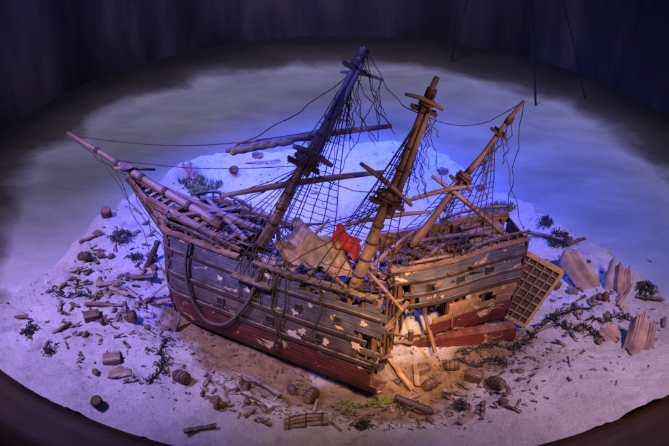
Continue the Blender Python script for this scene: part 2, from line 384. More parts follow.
mb = MB(); mb.bar([BF @ Vector((-.02-.03*(q/8), 0, bz(0)*ZF(q/8)+.02)) for q in range(9)], .06, .08, up=Vector((1,0,0))); mb.build('stem', M['dark'], bow)
for g, w in ((.47,.034),(.66,.034),(.87,.024)):
    xe_ = 2.10+R.uniform(-.06,.06)
    mb = MB(); mb.bar([bowS(-1, lerp(.03, xe_, q/40), g, .016) for q in range(41)], .016, w); mb.build('wale', M['dark'], bow)
mb = MB(); mb.bar([bowS(-1, lerp(.0, .86, q/30), 1.0, .006)+Vector((0,0,.012)) for q in range(31)], .05, .022, wob=.002); mb.build('top_rail', M['mast'], bow)
mb = MB(); mb.bar([bowS(-1, lerp(1.0, 2.08, q/30), 1.0, .006)+Vector((0,0,.008)) for q in range(31)], .045, .02, wob=.005); mb.build('top_rail', M['dark'], bow)
mb = MB(); mb.bar([bowS(1, lerp(0, 1.0, q/30), 1.0, .006)+Vector((0,0,.012)) for q in range(31)], .045, .022, wob=.003); mb.build('top_rail', M['mast'], bow)
up_b = (BF.to_3x3() @ Z)
for sd, x0_, x1_ in ((-1,.03,.62), (1,.03,.5)):
    mb = MB(); mb.bar([bowS(sd, lerp(x0_, x1_, q/30), 1.0, -.01)+up_b*(.085-.05*(q/30)**4) for q in range(31)], .026, .018, wob=.002); mb.build('forecastle_rail', M['dark'], bow)
    for i in range(11):
        x = .05+i*.073
        if R.random() < .2: continue
        tl = Vector((R.uniform(-.02,.02),R.uniform(-.02,.02),0)) if x < x1_ else Vector((R.uniform(-.06,.06),R.uniform(-.06,.06),-.02))
        mb = MB(); mb.bar([bowS(sd, x, 1.0, -.01)+up_b*.01, bowS(sd, x, 1.0, -.01)+up_b*.08+tl], .016, .016, up=Vector((1,0,0))); mb.build('stanchion', M['mast'], bow)
Wf = lambda g: (lambda x: .40*(1-(1-min(1, x/XE(g)))**2)**.5*YF(g)-.015)
deck(BF, Wf(.9), lambda x: bz(x)*.90, .08, .66, 14, .2, M['inner'], 'forecastle_deck', bow)
deck(BF, Wf(.7), lambda x: bz(x)*.62, .6, 1.9, 14, .4, M['inner'], 'main_deck', bow)
deck(BF, Wf(.4), lambda x: bz(x)*.28, .5, 2.0, 12, .2, M['brown'], 'lower_deck', bow)
for x in [.75+.2*i for i in range(7)]:
    mb = MB(); mb.bar([BF@Vector((x,-.36,bz(x)*.60)), BF@Vector((x,0,bz(x)*.615)), BF@Vector((x,.36 if x<1.2 else R.uniform(0.05,.3),bz(x)*.60-R.uniform(0,.1)))], .03, .035); mb.build('deck_beam', M['brown'], bow)
mb = MB()
for j in range(13):
    y = lerp(-.33,.33,j/12); mb.bar([BF@Vector((.67,y,bz(.7)*.62)), BF@Vector((.67,y,bz(.7)*(.92+R.uniform(-.08,.02))))], .048, .014, up=Vector((1,0,0)))
mb.build('bulkhead', M['brown'], bow)
def port(S, side, x, g, parent, s=.035, lid=True):
    c = S(side, x, g, .012); cx = S(side, x+.05, g, .012); cz = S(side, x, g+.04, .012)
    ex = (cx-c).normalized(); ez = (cz-c).normalized(); nn = ex.cross(ez).normalized()
    mb = MB()
    for a, b_ in (((-1,-1),(1,-1)),((-1,1),(1,1)),((-1,-1),(-1,1)),((1,-1),(1,1))):
        mb.bar([c+ex*a[0]*s+ez*a[1]*s+nn*.004, c+ex*b_[0]*s+ez*b_[1]*s+nn*.004], .008, .014, up=nn)
    o = mb.build('gunport', M['dark'], parent)
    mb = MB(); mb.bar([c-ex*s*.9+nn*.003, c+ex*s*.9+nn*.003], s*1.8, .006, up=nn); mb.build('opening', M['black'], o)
for x in (.72,1.2,1.66): port(bowS, -1, x, .57, bow, .03)
for x in (1.05,1.45,1.8): port(bowS, -1, x, .77, bow, .026)
for (x, g, w, h) in ((.98,.76,.09,.02),(1.42,.72,.06,.03),(1.98,.60,.10,.04),(1.70,.54,.07,.03),(2.02,.80,.07,.025),(1.15,.94,.10,.018),(.7,.78,.05,.02),(1.55,.82,.05,.02),(1.42,.50,.16,.05),(1.50,.56,.09,.03)):
    mb = MB(); n_=19; rd_ = [R.uniform(.4,1.3) for _ in range(n_)]
    pl = [bowS(-1, x+w/2*math.cos(2*PI*k/n_)*rd_[k], g+h*math.sin(2*PI*k/n_)*rd_[k], .009) for k in range(n_)]
    pc = [p + (bowS(-1,x,g,.012)-bowS(-1,x,g,.009)) for p in pl]; b0 = len(mb.v); mb.v += pl+pc
    mb.face(tuple(b0+n_+k for k in range(n_)), [(0,0)]*n_)
    for k in range(n_): mb.face((b0+k, b0+(k+1)%n_, b0+n_+(k+1)%n_, b0+n_+k), [(0,0)]*4)
    mb.build('paint_chip', M['white'], bow)
def spline(pts, n=8):
    pts = [Vector(p) for p in pts]; out = []
    for i in range(len(pts)-1):
        p0 = pts[max(i-1,0)]; p1 = pts[i]; p2 = pts[i+1]; p3 = pts[min(i+2,len(pts)-1)]
        for k in range(n):
            t = k/n; out.append(.5*((2*p1)+(p2-p0)*t+(2*p0-5*p1+4*p2-p3)*t*t+(3*p1-p0-3*p2+p3)*t*t*t))
    return out+[pts[-1]]
def rope(pts, r, name, parent, mat='rope', n=5):
    mb = MB(); mb.tube(pts, r, n); return mb.build(name, M[mat], parent)
rope(spline([bowS(-1,x,g,.04) for x,g in ((.40,1.0),(.38,.78),(.44,.52),(.58,.34),(.78,.38),(.96,.6),(1.05,.8),(1.09,1.0))]), .015, 'anchor_cable', bow, 'cable', 8)
rope(spline([bowS(-1,x,g,.03) for x,g in ((1.25,1.0),(1.22,.75),(1.28,.5),(1.25,.3),(1.3,.12))]), .009, 'hanging_rope', bow, 'rope', 6)
rope(spline([bowS(-1,x,g,.03) for x,g in ((1.32,1.0),(1.34,.75),(1.30,.55),(1.33,.38))]), .007, 'hanging_rope', bow, 'rope', 6)
rope(spline([bowS(-1,x,g,.03) for x,g in ((1.62,1.0),(1.66,.8),(1.6,.6),(1.65,.5))]), .006, 'hanging_rope', bow, 'rope', 6)
for x in (.9,1.0,1.1,1.2):
    rope([bowS(-1,x,1.0,.03), bowS(-1,x+.01,.66,.02)], .004, 'chain_plate', bow, 'iron', 5)
mb = MB(); mb.bar([bowS(-1,x,.87,.045) for x in (.84,1.0,1.22)], .06, .016); mb.build('channel', M['dark'], bow)
# bowsprit and beakhead
tip = P(68, 133, -.28)
root = P(222, 226, (BF @ Vector((.5,0,.9))).y)
mb = MB(); mb.tube([lerp(root, tip, q/12) for q in range(13)], [lerp(.045, .018, q/12) for q in range(13)], 10); bs = mb.build('bowsprit', M['mast'], bow)
for q in (.2,.35,.5,.66,.8):
    p = lerp(root, tip, q); d = (tip-root).normalized(); mb = MB(); mb.tube([p-d*.02, p+d*.02], .05-.028*q, 10); mb.build('rope_lashing', M['rope'], bs)
tp = lerp(root, tip, .58)
mb = MB(); mb.tube([tp+Vector((-.03,0,.02)), tp+Vector((-.03,0,.045))], [.06,.07], 12); mb.build('sprit_top', M['dark'], bs)
mb = MB(); mb.tube([tp+Vector((-.12,-.05,.05)), tp+Vector((.2,.1,-.05))], .014, 8); mb.build('sprit_yard', M['mast'], bs)
bt = P(128, 176, -.62)
for sd in (-1, 1):
    for zz, rr_ in ((.99,.03),(.92,.02),(.85,.026)):
        a = bowS(sd, .03, zz, .01); e = bt+Vector((0,0,(zz-.97)*.35)); pts = []
        for q in range(11):
            t = q/10; p = lerp(a, e, t); p.z -= .02*math.sin(t*PI); pts.append(p)
        mb = MB(); mb.bar(pts, rr_, rr_*1.3, taper=.7); mb.build('head_rail', M['dark' if zz < .95 else 'mast'], bow)
    for q in (.2,.4,.6,.8):
        pa = lerp(bowS(sd,.03,.99,.01), bt, q); pb = lerp(bowS(sd,.03,.85,.01), bt+Vector((0,0,-.05)), q)
        pa.z -= .02*math.sin(q*PI); pb.z -= .02*math.sin(q*PI); mb = MB(); mb.bar([pa, pb], .018, .018, up=Vector((1,0,0))); mb.build('head_timber', M['dark'], bow)
mb = MB()
for q in range(9):
    t = .08+q*.1; pa = lerp(bowS(-1,.03,.95,0), bt, t); pb = lerp(bowS(1,.03,.95,0), bt, t); pa.z -= .03; pb.z -= .03; mb.bar([pa, pb+Vector((.001,0,0))], .03, .01)
mb.build('beak_grating', M['plank'], bow)
mb = MB(); mb.bar([BF@Vector((-.04,0,.76)), lerp(BF@Vector((-.04,0,.76)), bt+Vector((0,0,-.06)), .6)+Vector((0,0,-.01)), bt+Vector((-.02,0,-.03))], .035, .10, taper=.4); mb.build('beak_knee', M['dark'], bow)
# heavy timbers lying over the bow
for (x1,y1,z1,x2,y2,z2,w) in ((-.25,-.12,1.0,.62,-.25,.93,.05),(-.30,.06,1.04,.70,.10,.92,.045),(.05,-.3,.98,.45,.25,.96,.04),(.1,.25,.95,.75,-.1,.9,.035),(-.1,-.22,1.0,.85,-.32,.95,.03),(.2,-.1,.97,.6,.3,.9,.03)):
    mb = MB(); a = BF@Vector((x1,y1,z1)); b_ = BF@Vector((x2,y2,z2)); mb.bar([a,(a+b_)/2,b_], w, w*.8, wob=.004); mb.build('bow_timber', M[R.choice(['mast','brown','inner'])], bow)
# masts
def mast(px0, py0, Y0, px1, py1, Y1, r0, r1, parent, name):
    a = P(px0, py0, Y0); b_ = P(px1, py1, Y1); mb = MB()
    mb.tube([lerp(a, b_, q/14)+Vector((.008*math.sin(q*.9),0,0)) for q in range(15)], [lerp(r0, r1, q/14) for q in range(15)], 10)
    o = mb.build(name, M['mast'], parent)
    return a, b_, o
r_cap = .04
def crosstop(a, b_, t, parent, w=.12, l=.16, plat=True):
    c = lerp(a, b_, t); d = (b_-a).normalized(); sx = d.cross(Vector((0,1,0))).normalized(); sy = sx.cross(d)
    mb = MB()
    for k in (-1, 1):
        mb.bar([c-sx*l+sy*k*.03, c+sx*l+sy*k*.03], .02, .025, up=d); mb.bar([c-sy*l*.8+sx*k*.03+d*.024, c+sy*l*.8+sx*k*.03+d*.024], .02, .02, up=d)
    if plat: mb.tube([c+d*.04, c+d*.055], [w, w*1.12], 14); mb.tube([c+d*.055, c+d*.085], [w*.9, w*1.0], 14)
    mb.build('crosstree', M['brown'], parent)
    mb = MB(); mb.tube([c+d*.10, c+d*.17], r_cap, 8); mb.build('mast_cap', M['brown'], parent)
def yard(p0, p1, r, parent, furl=None, name='yard', mat='mast'):
    p0 = Vector(p0); p1 = Vector(p1); mb = MB()
    mb.tube([lerp(p0, p1, q/10)+Vector((0,0,.02*math.sin(q/10*PI))) for q in range(11)], [r*(.55+.45*math.sin(PI*(.08+.84*q/10))) for q in range(11)], 8)
    o = mb.build(name, M[mat], parent)
    if furl:
        f0, f1 = furl; n = 40; mb = MB()
        def ff(u, v):
            s_ = lerp(f0, f1, u); c_ = lerp(p0, p1, s_)+Vector((0,0,.02*math.sin(s_*PI)-.012)); a = v*2*PI
            k = r*(1.35+.35*noise.noise((u*9, math.cos(a)*1.5, math.sin(a)*1.5))+.12*math.sin(u*40))*min(1, min(u,1-u)*12+.3)
            return c_+Vector((0, math.cos(a)*k, math.sin(a)*k*.9))
        mb.grid(ff, n, 12); mb.build('furled_sail', M['sail'], o)
    return o
def shrouds(top, bots, parent, nr=9, r=.0048):
    cur = []; mb = MB()
    for b_ in bots:
        pts = [lerp(top, b_, q/6)+Vector((0,0,-.03*math.sin(q/6*PI)))+(Vector((R.uniform(-.008,.008),0,0)) if 0<q<6 else Vector()) for q in range(7)]; cur.append(pts)
        mb.tube(pts, r, 5)
    for i in range(1, nr):
        if R.random() < .12: continue
        t = .12+.85*i/nr; k = t*6; ii = min(5, int(k)); row = [lerp(c_[ii], c_[ii+1], k-ii) for c_ in cur]
        for a, b_ in zip(row[:-1], row[1:]): mb.tube([a, (a+b_)/2+Vector((0,0,-.008)), b_], r*.7, 4)
    mb.build('shroud_net', M['rope'], parent)
fy0 = (BF@Vector((.85,0,.7))).y
fa, fb, fo = mast(262, 244, fy0, 366, 47, fy0+.3, .052, .022, bow, 'foremast')
crosstop(fa, fb, .42, fo, .10, .14); crosstop(fa, fb, .90, fo, .045, .10, True)
d_ = (fb-fa); mb = MB(); mb.tube([lerp(fa,fb,.38)+Vector((.05,-.04,0)), lerp(fa,fb,.93)+Vector((.03,-.03,0))], [.028,.018], 8); mb.build('topmast', M['mast'], fo)
for t in (.12,.2,.28,.34,.5,.58,.66,.75):
    p = lerp(fa, fb, t); mb = MB(); mb.tube([p-d_*.007, p+d_*.007], lerp(.058,.028,t), 10); mb.build('mast_band', M['dark'], fo)
my0 = (BF@Vector((1.75,0,.5))).y+.05
ma, mb_, mo = mast(351, 294, my0, 437, 77, my0+.3, .054, .022, bow, 'mainmast')
crosstop(ma, mb_, .44, mo, .10, .14); crosstop(ma, mb_, .86, mo, .055, .10)
dm = mb_-ma
for t in (.1,.18,.26,.34,.52,.6,.7):
    p = lerp(ma, mb_, t); mb = MB(); mb.tube([p-dm*.006, p+dm*.006], lerp(.060,.029,t), 10); mb.build('mast_band', M['dark'], mo)
mb = MB(); mb.tube([lerp(ma,mb_,.40)+Vector((.05,-.04,0)), lerp(ma,mb_,.90)+Vector((.03,-.03,0))], [.028,.018], 8); mb.build('topmast', M['mast'], mo)
Yf = fy0+.18
yard(P(226,151,Yf), P(392,126,Yf+.1), .028, bow, (.02,.42))
yard(P(222,196,Yf-.15), P(384,172,Yf+.05), .028, bow)
yard(P(236,143,Yf+.25), P(330,140,Yf+.2), .02, bow)
yard(P(340,72,fy0+.28), P(383,80,fy0+.28), .016, bow)
yard(P(293,146,Yf-.1), P(332,166,Yf-.1), .028, bow)
yard(P(360,163,my0+.2), P(412,206,my0+.05), .022, bow)
yard(P(405,94,my0+.25), P(443,110,my0+.22), .018, bow)
yard(P(345,225,my0+.3), P(430,212,my0+.5), .02, bow)
for (x1,y1,z1,x2,y2,z2,r_) in ((.75,-.3,.72,1.5,.25,.80,.018),(1.0,.3,.70,1.75,-.2,.86,.02),(1.3,-.34,.90,2.0,.1,.62,.018),(1.5,.34,.8,2.2,-.1,.75,.016),(.6,.2,.8,1.2,.35,1.0,.016),(1.1,-.2,.66,1.3,.3,1.1,.014)):
    yard(BF@Vector((x1,y1,z1)), BF@Vector((x2,y2,z2)), r_, bow, None, 'fallen_spar')
ft = lerp(fa, fb, .88); fm_ = lerp(fa, fb, .42)
shrouds(ft, [bowS(-1,x,.9,.05) for x in (.86,.94,1.02,1.1,1.18)], bow, 20)
shrouds(ft, [bowS(1,x,1.0,.02) for x in (.7,.82,.94,1.06,1.18,1.3)], bow, 18)
shrouds(lerp(fa,fb,.97), [lerp(fa,fb,.42)+Vector((s_*.13,s_*-.02,0)) for s_ in (-1,-.4,.4,1)], bow, 13, .0038)
shrouds(fm_, [bowS(-1,x,1.0,.02) for x in (.5,.6,.7)], bow, 12, .0042)
mt = lerp(ma, mb_, .84)
shrouds(mt, [bowS(-1,x,1.0,.02) for x in (1.5,1.6,1.7,1.8)], bow, 17)
shrouds(mt, [bowS(1,x,.95,.02) for x in (1.3,1.45,1.6,1.75,1.85)], bow, 16)
shrouds(lerp(ma,mb_,.97), [lerp(ma,mb_,.44)+Vector((s_*.12,s_*-.02,0)) for s_ in (-1,-.3,.4,1)], bow, 12, .0038)
shrouds(lerp(ma,mb_,.44), [bowS(1,x,1.0,.02) for x in (1.0,1.12,1.24)], bow, 12, .0042)
def hang(a, b_, sag, r=.0042, parent=bow, name='stay'):
    w1, w2 = R.uniform(0,6), R.uniform(.01,.025)
    return rope([lerp(Vector(a), Vector(b_), q/12)+Vector((w2*math.sin(q*1.7+w1)*math.sin(q/12*PI),0,-sag*math.sin(q/12*PI))) for q in range(13)], r, name, parent, 'rope', 4)
hang(lerp(root,tip,.97), lerp(fa,fb,.6), .12); hang(lerp(root,tip,.7), lerp(fa,fb,.42), .06)
hang(lerp(root,tip,.97), bt, .05); hang(lerp(root,tip,.8), bowS(-1,.1,.9), .1); hang(lerp(root,tip,.6), bowS(-1,.2,.8), .15); hang(lerp(root,tip,.7), bowS(-1,.12,.5), .12)
hang(fb, mt, .12); hang(fm_, lerp(ma,mb_,.5), .1); hang(fb, P(380,130,Yf+.1), .02); hang(P(226,151,Yf), ft, .05); hang(P(392,126,Yf+.1), ft, .04)
hang(P(382,80,fy0+.28), P(330,190,Yf), .05); hang(P(380,80,fy0+.28), P(378,140,fy0+.28), .0); hang(P(222,196,Yf-.15), fm_, .03)
hang(fm_, bowS(-1,.3,1.0), .03); hang(fm_, bowS(1,.3,1.0), .03); hang(lerp(ma,mb_,.44), bowS(-1,1.2,1.0), .03); hang(P(310,139,Yf), bowS(-1,1.1,1.0), .1); hang(P(384,172,Yf), bowS(1,1.3,.9), .06)
for i in range(14):
    s_ = lerp(ma, mb_, R.uniform(.7,.95)); hang(s_, s_+Vector((R.uniform(-.04,.2), R.uniform(-.1,.05), R.uniform(-.7,-.25))), .06, .0038, bow, 'loose_line')
    s_ = lerp(fa, fb, R.uniform(.75,.97)); hang(s_, s_+Vector((R.uniform(-.1,.28), R.uniform(-.1,.05), R.uniform(-.8,-.3))), .05, .0038, bow, 'loose_line')
for i in range(50):
    a = bowS(R.choice((-1,1)), R.uniform(.6,1.9), .98); b_ = BF@Vector((R.uniform(.7,2),R.uniform(-.3,.3),R.uniform(.6,.9))); hang(a, b_, R.uniform(.02,.08), .005, bow, 'loose_line')
for i in range(98):
    x = R.uniform(.2, 2.1); y = R.uniform(-.30, .36); z = (bz(x)*.92+R.uniform(0,.06)) if x < .66 else (bz(x)*.62 + R.uniform(.0,.24) if x < 1.8 else R.uniform(.3,.7))
    c_ = BF@Vector((x,y,z)); a = R.uniform(0, PI); e = Vector((math.cos(a), math.sin(a), R.uniform(-.4,.5) if x > .66 else R.uniform(-.05,.1)))*R.uniform(.04,.17)
    mb = MB(); mb.bar([c_-e, c_, c_+e], R.uniform(.015,.05), .012, wob=.006, taper=R.choice((1,.5,.7))); mb.build('broken_plank', M[R.choice(['plank','inner','brown','dark','dark','brown'])], bow)
# ---- stern wreck
st = thing('ship_wreck', 'short stern half of the wrecked ship with raw tan planks and one mast', 'shipwreck', (s0.x, s0.y, 0), 'broken halves of the wrecked ship')
def sxmin(g):
    if g < .07: return .2
    if g < .62: return .54+.16*math.sin(g*14)
    return .10+.5*max(0, .80-g)
planking(sternS, -1, 18, lambda g: 1.38, .02, [(.8,1.2,.36,.58,-.3)], M['stern'], 'hull_planking', st, sxmin, .2)
planking(sternS, 1, 16, lambda g: 1.38, .02, [(0,.2,.2,.9,-.1)], M['inner_lit'], 'hull_planking', st, 0, .12)
for i in range(11):
    x = .04+.13*i
    rib(sternS, -1, x, .03, R.uniform(.10,.36) if x<.6 else .98, st, 'brown', .035)
    if .15 < x < .6: rib(sternS, -1, x, R.uniform(.50,.6), .98, st, 'brown', .035)
    rib(sternS, 1, x, .03, .98, st, 'inner', .03)
mb = MB(); mb.bar([SF@Vector((x,0,.0)) for x in (-.05,.5,1.0,1.42)], .06, .08); mb.build('keel', M['stern'], st)
mb = MB()
for k in range(7):
    g = .01+k*.03
    for sd in (-1,1):
        mb.bar([sternS(sd, x, g, -.02) for x in (.0+R.uniform(-.05,.12),.3,.7,1.1)], .03, .012)
mb.build('floor_planking', M['inner'], st)
WS = lambda g: (lambda x: .38*(1-.28*max(0,(x-.5)/.9)**2)*(1-(1-g)**1.5*.85*sstep(.3,1.42,x))*YF(g)-.02)
deck(SF, WS(.75), lambda x: sz_(x)*.76, .1, 1.38, 13, .2, M['inner'], 'quarter_deck', st)
deck(SF, WS(.5), lambda x: sz_(x)*.42, .68, 1.3, 11, .15, M['brown'], 'lower_deck', st)
deck(SF, WS(.97), lambda x: sz_(x)*.955, 1.0, 1.42, 13, .15, M['inner'], 'poop_deck', st)
for g, w in ((.64,.034),(.75,.02),(.88,.024)):
    x0w = R.uniform(.12,.25); mb = MB(); mb.bar([sternS(-1, lerp(x0w, 1.4, q/30), g, .012) for q in range(31)], .016, w); mb.build('wale', M['dark'], st)
for sd in (-1,1):
    mb = MB(); mb.bar([sternS(sd, lerp(.08, 1.4, q/30), 1.0, .004)+Vector((0,0,.012)) for q in range(31)], .045, .02, wob=.003); mb.build('top_rail', M['mast'], st)
    mb = MB(); mb.bar([sternS(sd, lerp(.8, 1.4, q/20), 1.0, 0)+Vector((0,0,.085-.05*(1-q/20)**3)) for q in range(21)], .022, .016, wob=.002); mb.build('poop_rail', M['dark'], st)
    for i in range(9):
        if R.random() < .2: continue
        p = sternS(sd, .81+i*.07, 1.0, 0); mb = MB(); mb.bar([p+Vector((0,0,.015)), p+Vector((R.uniform(-.015,.015),0,.082))], .012, .012, up=Vector((1,0,0))); mb.build('stanchion', M['mast'], st)
for x in (.48,.80,1.1): port(sternS, -1, x, .81, st, .028)
mb = MB()
for k in range(13):
    g = .12+.87*k/13; g2 = g+.064; a = sternS(-1,1.40,g); b_ = sternS(1,1.40,g); a2 = sternS(-1,1.40,g2); b2 = sternS(1,1.40,g2)
    mb.bar([(a+a2)/2, (b_+b2)/2], .014, (a2-a).length*.97, up=(a2-a).normalized())
mb.build('transom', M['brown'], st)
mb = MB()
for j in range(9):
    y = lerp(-.30,.30,j/8); mb.bar([SF@Vector((.74,y,.12+abs(y)*.3)), SF@Vector((.74,y,.70+R.uniform(-.1,.02)))], .068, .014, up=Vector((1,0,0)), wob=.003)
mb.build('bulkhead', M['inner'], st)
for j in range(7):
    y = -.20+.085*j; h = (.34,.62,.70,.30,.66,.5,.68)[j]
    xx = .24+.05*math.sin(j*2.1); mb = MB()
    mb.bar([SF@Vector((xx+R.uniform(-.05,.05),y,.06+abs(y)*.25)), SF@Vector((xx,y+R.uniform(-.015,.015),h*.55)), SF@Vector((xx+R.uniform(-.03,.03),y+R.uniform(-.02,.02),h))], .07, .018, up=Vector((1,0,0)), wob=.005, taper=R.choice((1,.6,.35))); mb.build('torn_bulkhead_plank', M['inner_lit' if j%3 else 'inner'], st)
for j,(x,z0,z1) in enumerate(((.18,.40,.66),(.36,.3,.68),(.6,.35,.68))):
    mb = MB(); mb.bar([SF@Vector((x,-.34,z1)), SF@Vector((x+.02,.0,z1+.01)), SF@Vector((x,.33,z1))], .04, .045); mb.build('deck_beam', M['brown'], st)
for (x,y,z,l,w,a,b2_,mt_) in ((-.08,-.26,.16,.30,.14,.2,.75,'inner'),(-.10,.12,.50,.34,.16,.9,-.9,'brown')):
    c_ = SF@Vector((x,y,z)); e = Vector((math.cos(a)*math.cos(b2_), math.sin(a), math.sin(b2_))).normalized()*l/2
    for q in (-1,0,1):
        o2 = Vector((0,-.3,1)).normalized()*w/3*q + e*R.uniform(-.3,.3)
        mb = MB(); mb.bar([c_-e+o2, c_+o2, c_+e+o2], .014, w/3*.93, wob=.004, taper=.75); mb.build('torn_strake', M[mt_], st)
for (xa,ya,za_,xb,yb,zb_,w) in ((.02,-.42,.02,.22,-.20,.66,.035),(.52,-.46,.04,.40,-.1,.62,.03),(-.2,-.3,.1,.05,.1,.72,.03)):
    mb = MB(); mb.bar([SF@Vector((xa,ya,za_)), SF@Vector(((xa+xb)/2,(ya+yb)/2,(za_+zb_)/2)), SF@Vector((xb,yb,zb_))], w, w*.7, wob=.004); mb.build('leaning_timber', M['inner'], st)
zy = (SF@Vector((.45,0,.8))).y
za, zb, zo = mast(412, 245, zy, 524, 101, zy+.35, .036, .015, st, 'mizzenmast')
r_cap = .028; crosstop(za, zb, .44, zo, .07, .10); crosstop(za, zb, .78, zo, .0, .07, False)
shrouds(lerp(za,zb,.75), [sternS(-1,x,1.0,.02) for x in (.7,.8,.9,1.0,1.1)], st, 18, .0043)
shrouds(lerp(za,zb,.75), [sternS(1,x,1.0,.02) for x in (.4,.55,.7,.85,1.0)], st, 16, .0043)
shrouds(lerp(za,zb,.44), [sternS(-1,x,1.0,.02) for x in (.3,.4,.5)], st, 9, .0043)
yard(P(432,176,zy+.15), P(505,236,zy), .022, st); yard(P(405,202,zy), P(470,186,zy+.1), .02, st)
for (x1,y1,z1,x2,y2,z2,r_) in ((.2,-.3,.78,.9,.2,.86,.018),(.5,.3,.8,1.2,-.1,1.05,.018),(-.1,0,.7,.5,.25,.95,.02),(.3,-.36,.98,1.0,-.2,.9,.014)):
    yard(SF@Vector((x1,y1,z1)), SF@Vector((x2,y2,z2)), r_, st, None, 'fallen_spar')
hang(zb, mt, .15, .004, st); hang(zb, sternS(1,1.38,1.0), .08, .004, st); hang(lerp(za,zb,.8), sternS(-1,1.38,1.0), .06, .004, st)
for i in range(14):
    s_ = lerp(za, zb, R.uniform(.3,.95)); hang(s_, s_+Vector((R.uniform(-.25,.1), R.uniform(-.1,.05), R.uniform(-.5,-.2))), .05, .0038, st, 'loose_line')
for i in range(26):
    a = sternS(R.choice((-1,1)), R.uniform(.1,1.3), .99); b_ = SF@Vector((R.uniform(0.1,1.2),R.uniform(-.3,.3),R.uniform(.78,.98))); hang(a, b_, R.uniform(.01,.06), .0045, st, 'loose_line')
for i in range(60):
    x = R.uniform(-.05,1.0); low = x < .5 and R.random() < .4; y = R.uniform(-.35,.3); z = R.uniform(.04,.14) if low else sz_(x)*.78+R.uniform(0,.10)
    c_ = SF@Vector((x,y,z)); e = Vector((R.uniform(-1,1), R.uniform(-.7,.7), R.uniform(-.4,.4))).normalized()*R.uniform(.04,.15)
    mb = MB(); mb.bar([c_-e, c_, c_+e], R.uniform(.015,.05), .013, wob=.006, taper=R.choice((1,.5,.7))); mb.build('broken_plank', M[R.choice(['inner','inner','brown','brown','dark'])], st)
# ------------------------------------------------------------ loose pieces
A = G(524,325,.01); e1 = Vector((.27,.08,.49))*1.04; e2 = Vector((-.31,.06,.16))*1.08; nn = e1.cross(e2).normalized()
if nn.y > 0: nn = -nn
tp_ = thing('transom_panel', 'square gilt edged lattice panel leaning against the right end of the wreck', 'panel', A)
mb = MB(); mb.bar([A+e2/2, A+e2/2+e1], e2.length*.98, .02, up=nn); mb.build('board', M['brown'], tp_)
for (p, q, w) in ((A, A+e1, .03), (A+e2, A+e1+e2, .045), (A, A+e2, .03), (A+e1, A+e1+e2, .04)):
    mb = MB(); mb.bar([p+nn*.012, (p+q)/2+nn*.012, q+nn*.012], w, .03, up=nn, wob=.002); mb.build('moulding', M['gilt'], tp_)
for k in range(1, 8):
    mb = MB(); mb.bar([A+e1*k/8+nn*.014, A+e1*k/8+e2+nn*.014], .012, .014, up=nn, wob=.001); mb.build('cross_bar', M['plank'], tp_)
for k in range(1, 5):
    mb = MB(); mb.bar([A+e2*k/5+nn*.022, A+e2*k/5+e1+nn*.022], .012, .012, up=nn, wob=.001); mb.build('upright_bar', M['plank'], tp_)
def cloth(name, ctr, ax, ay, amp, seed, mat, label, cat, hump=.0, sag=.0, nf=13):
    mb = MB(); ax = Vector(ax); ay = Vector(ay); ctr = Vector(ctr)
    def fn(u, v):
        a, b_ = u-.5, v-.5; p = ctr+ax*a*(1+.5*noise.noise((v*3,seed,0)))+ay*b_*(1+.5*noise.noise((u*3,seed,4)))
        w = u*nf+v*6+3*noise.noise((u*1.6,v*1.6,seed)); rr_ = min(1, 4*(a*a+b_*b_))
        rg = 1-abs(noise.noise((u*3.2+seed, v*2.4, seed)))*2.2
        p.z += amp*noise.noise((u*2, v*2, seed))+amp*.9*rg*(.4+.6*rr_)+amp*.30*math.sin(w)+amp*.10*noise.noise((u*12, v*12, seed)) + hump*(1-rr_) - sag*rr_-amp*.5
        return p
    mb.grid(fn, 84, 64); o = mb.build(name, M[mat], None, ctr, thick=.004); tag(o, label, cat); return o
yc = (BF@Vector((1.2,.05,.6))).y
cc = P(318, 246, yc+.05)
cloth('canvas_sheet', cc, (.54,-.18,-.12), (.06,.40,.06), .10, 5, 'canvas', 'creased brown canvas heaped on the open deck between the two big masts', 'canvas', .10, .07)
rc = P(347, 238, yc+.06)
cloth('red_flag', rc, (.22,-.07,-.14), (.03,.20,.05), .05, 23, 'red', 'red cloth draped at the upper right of the brown canvas', 'cloth', .03, .05, 9)
cloth('sail_sheet', BF@Vector((.98,-.12,.76)), (.22,-.12,-.04), (.1,.22,.02), .05, 15, 'sail', 'pale crumpled sailcloth beside the foot of the tallest mast', 'cloth', .03, .04)
def sheet(px, py, w, h, az, lean, seed, label, mat='tent'):
    b0 = G(px, py); mb = MB(); ca, sa = math.cos(az), math.sin(az); rs = random.Random(seed)
    xs = [0,.15,.32,.5,.68,.86,1]; prof_ = [rs.uniform(.45,.7), rs.uniform(.75,1), rs.uniform(.7,.95), 1.0, rs.uniform(.6,.9), rs.uniform(.65,.85), rs.uniform(.3,.5)]; ph = rs.uniform(0,6)
    def fn(u, v):
        lx = w*(u-.5)*(1-.12*v); ly = w*.30*(u-.5)**2*2 + .018*math.sin(u*11+ph+v*2) + lean*v*h+.25*h*v*v + .012*noise.noise((u*5, v*5, seed))
        k = interp(xs, prof_, u); lz = h*v*k*(1+.05*noise.noise((u*18,seed,1)))-.03
        return (b0.x+lx*ca-ly*sa+.25*h*v*math.sin(ph), b0.y+lx*sa+ly*ca, b0.z+lz)
    mb.grid(fn, 56, 24); o = mb.build('torn_sailcloth', M[mat], None, b0, thick=.004); tag(o, label, 'cloth', 'propped scraps of sailcloth')
sheet(596,288,.30,.32,.55,.55,1,'tallest thin pinkish sheet propped up right of the lattice panel')
sheet(617,294,.24,.27,-.5,.5,2,'thin torn sheet propped just right of the tallest pinkish sheet')
sheet(580,274,.24,.16,.9,1.0,4,'low torn sheet on the left of the tallest pinkish sheet')
sheet(637,354,.24,.30,-.3,.5,7,'torn sheet standing alone on the sand near the right edge')
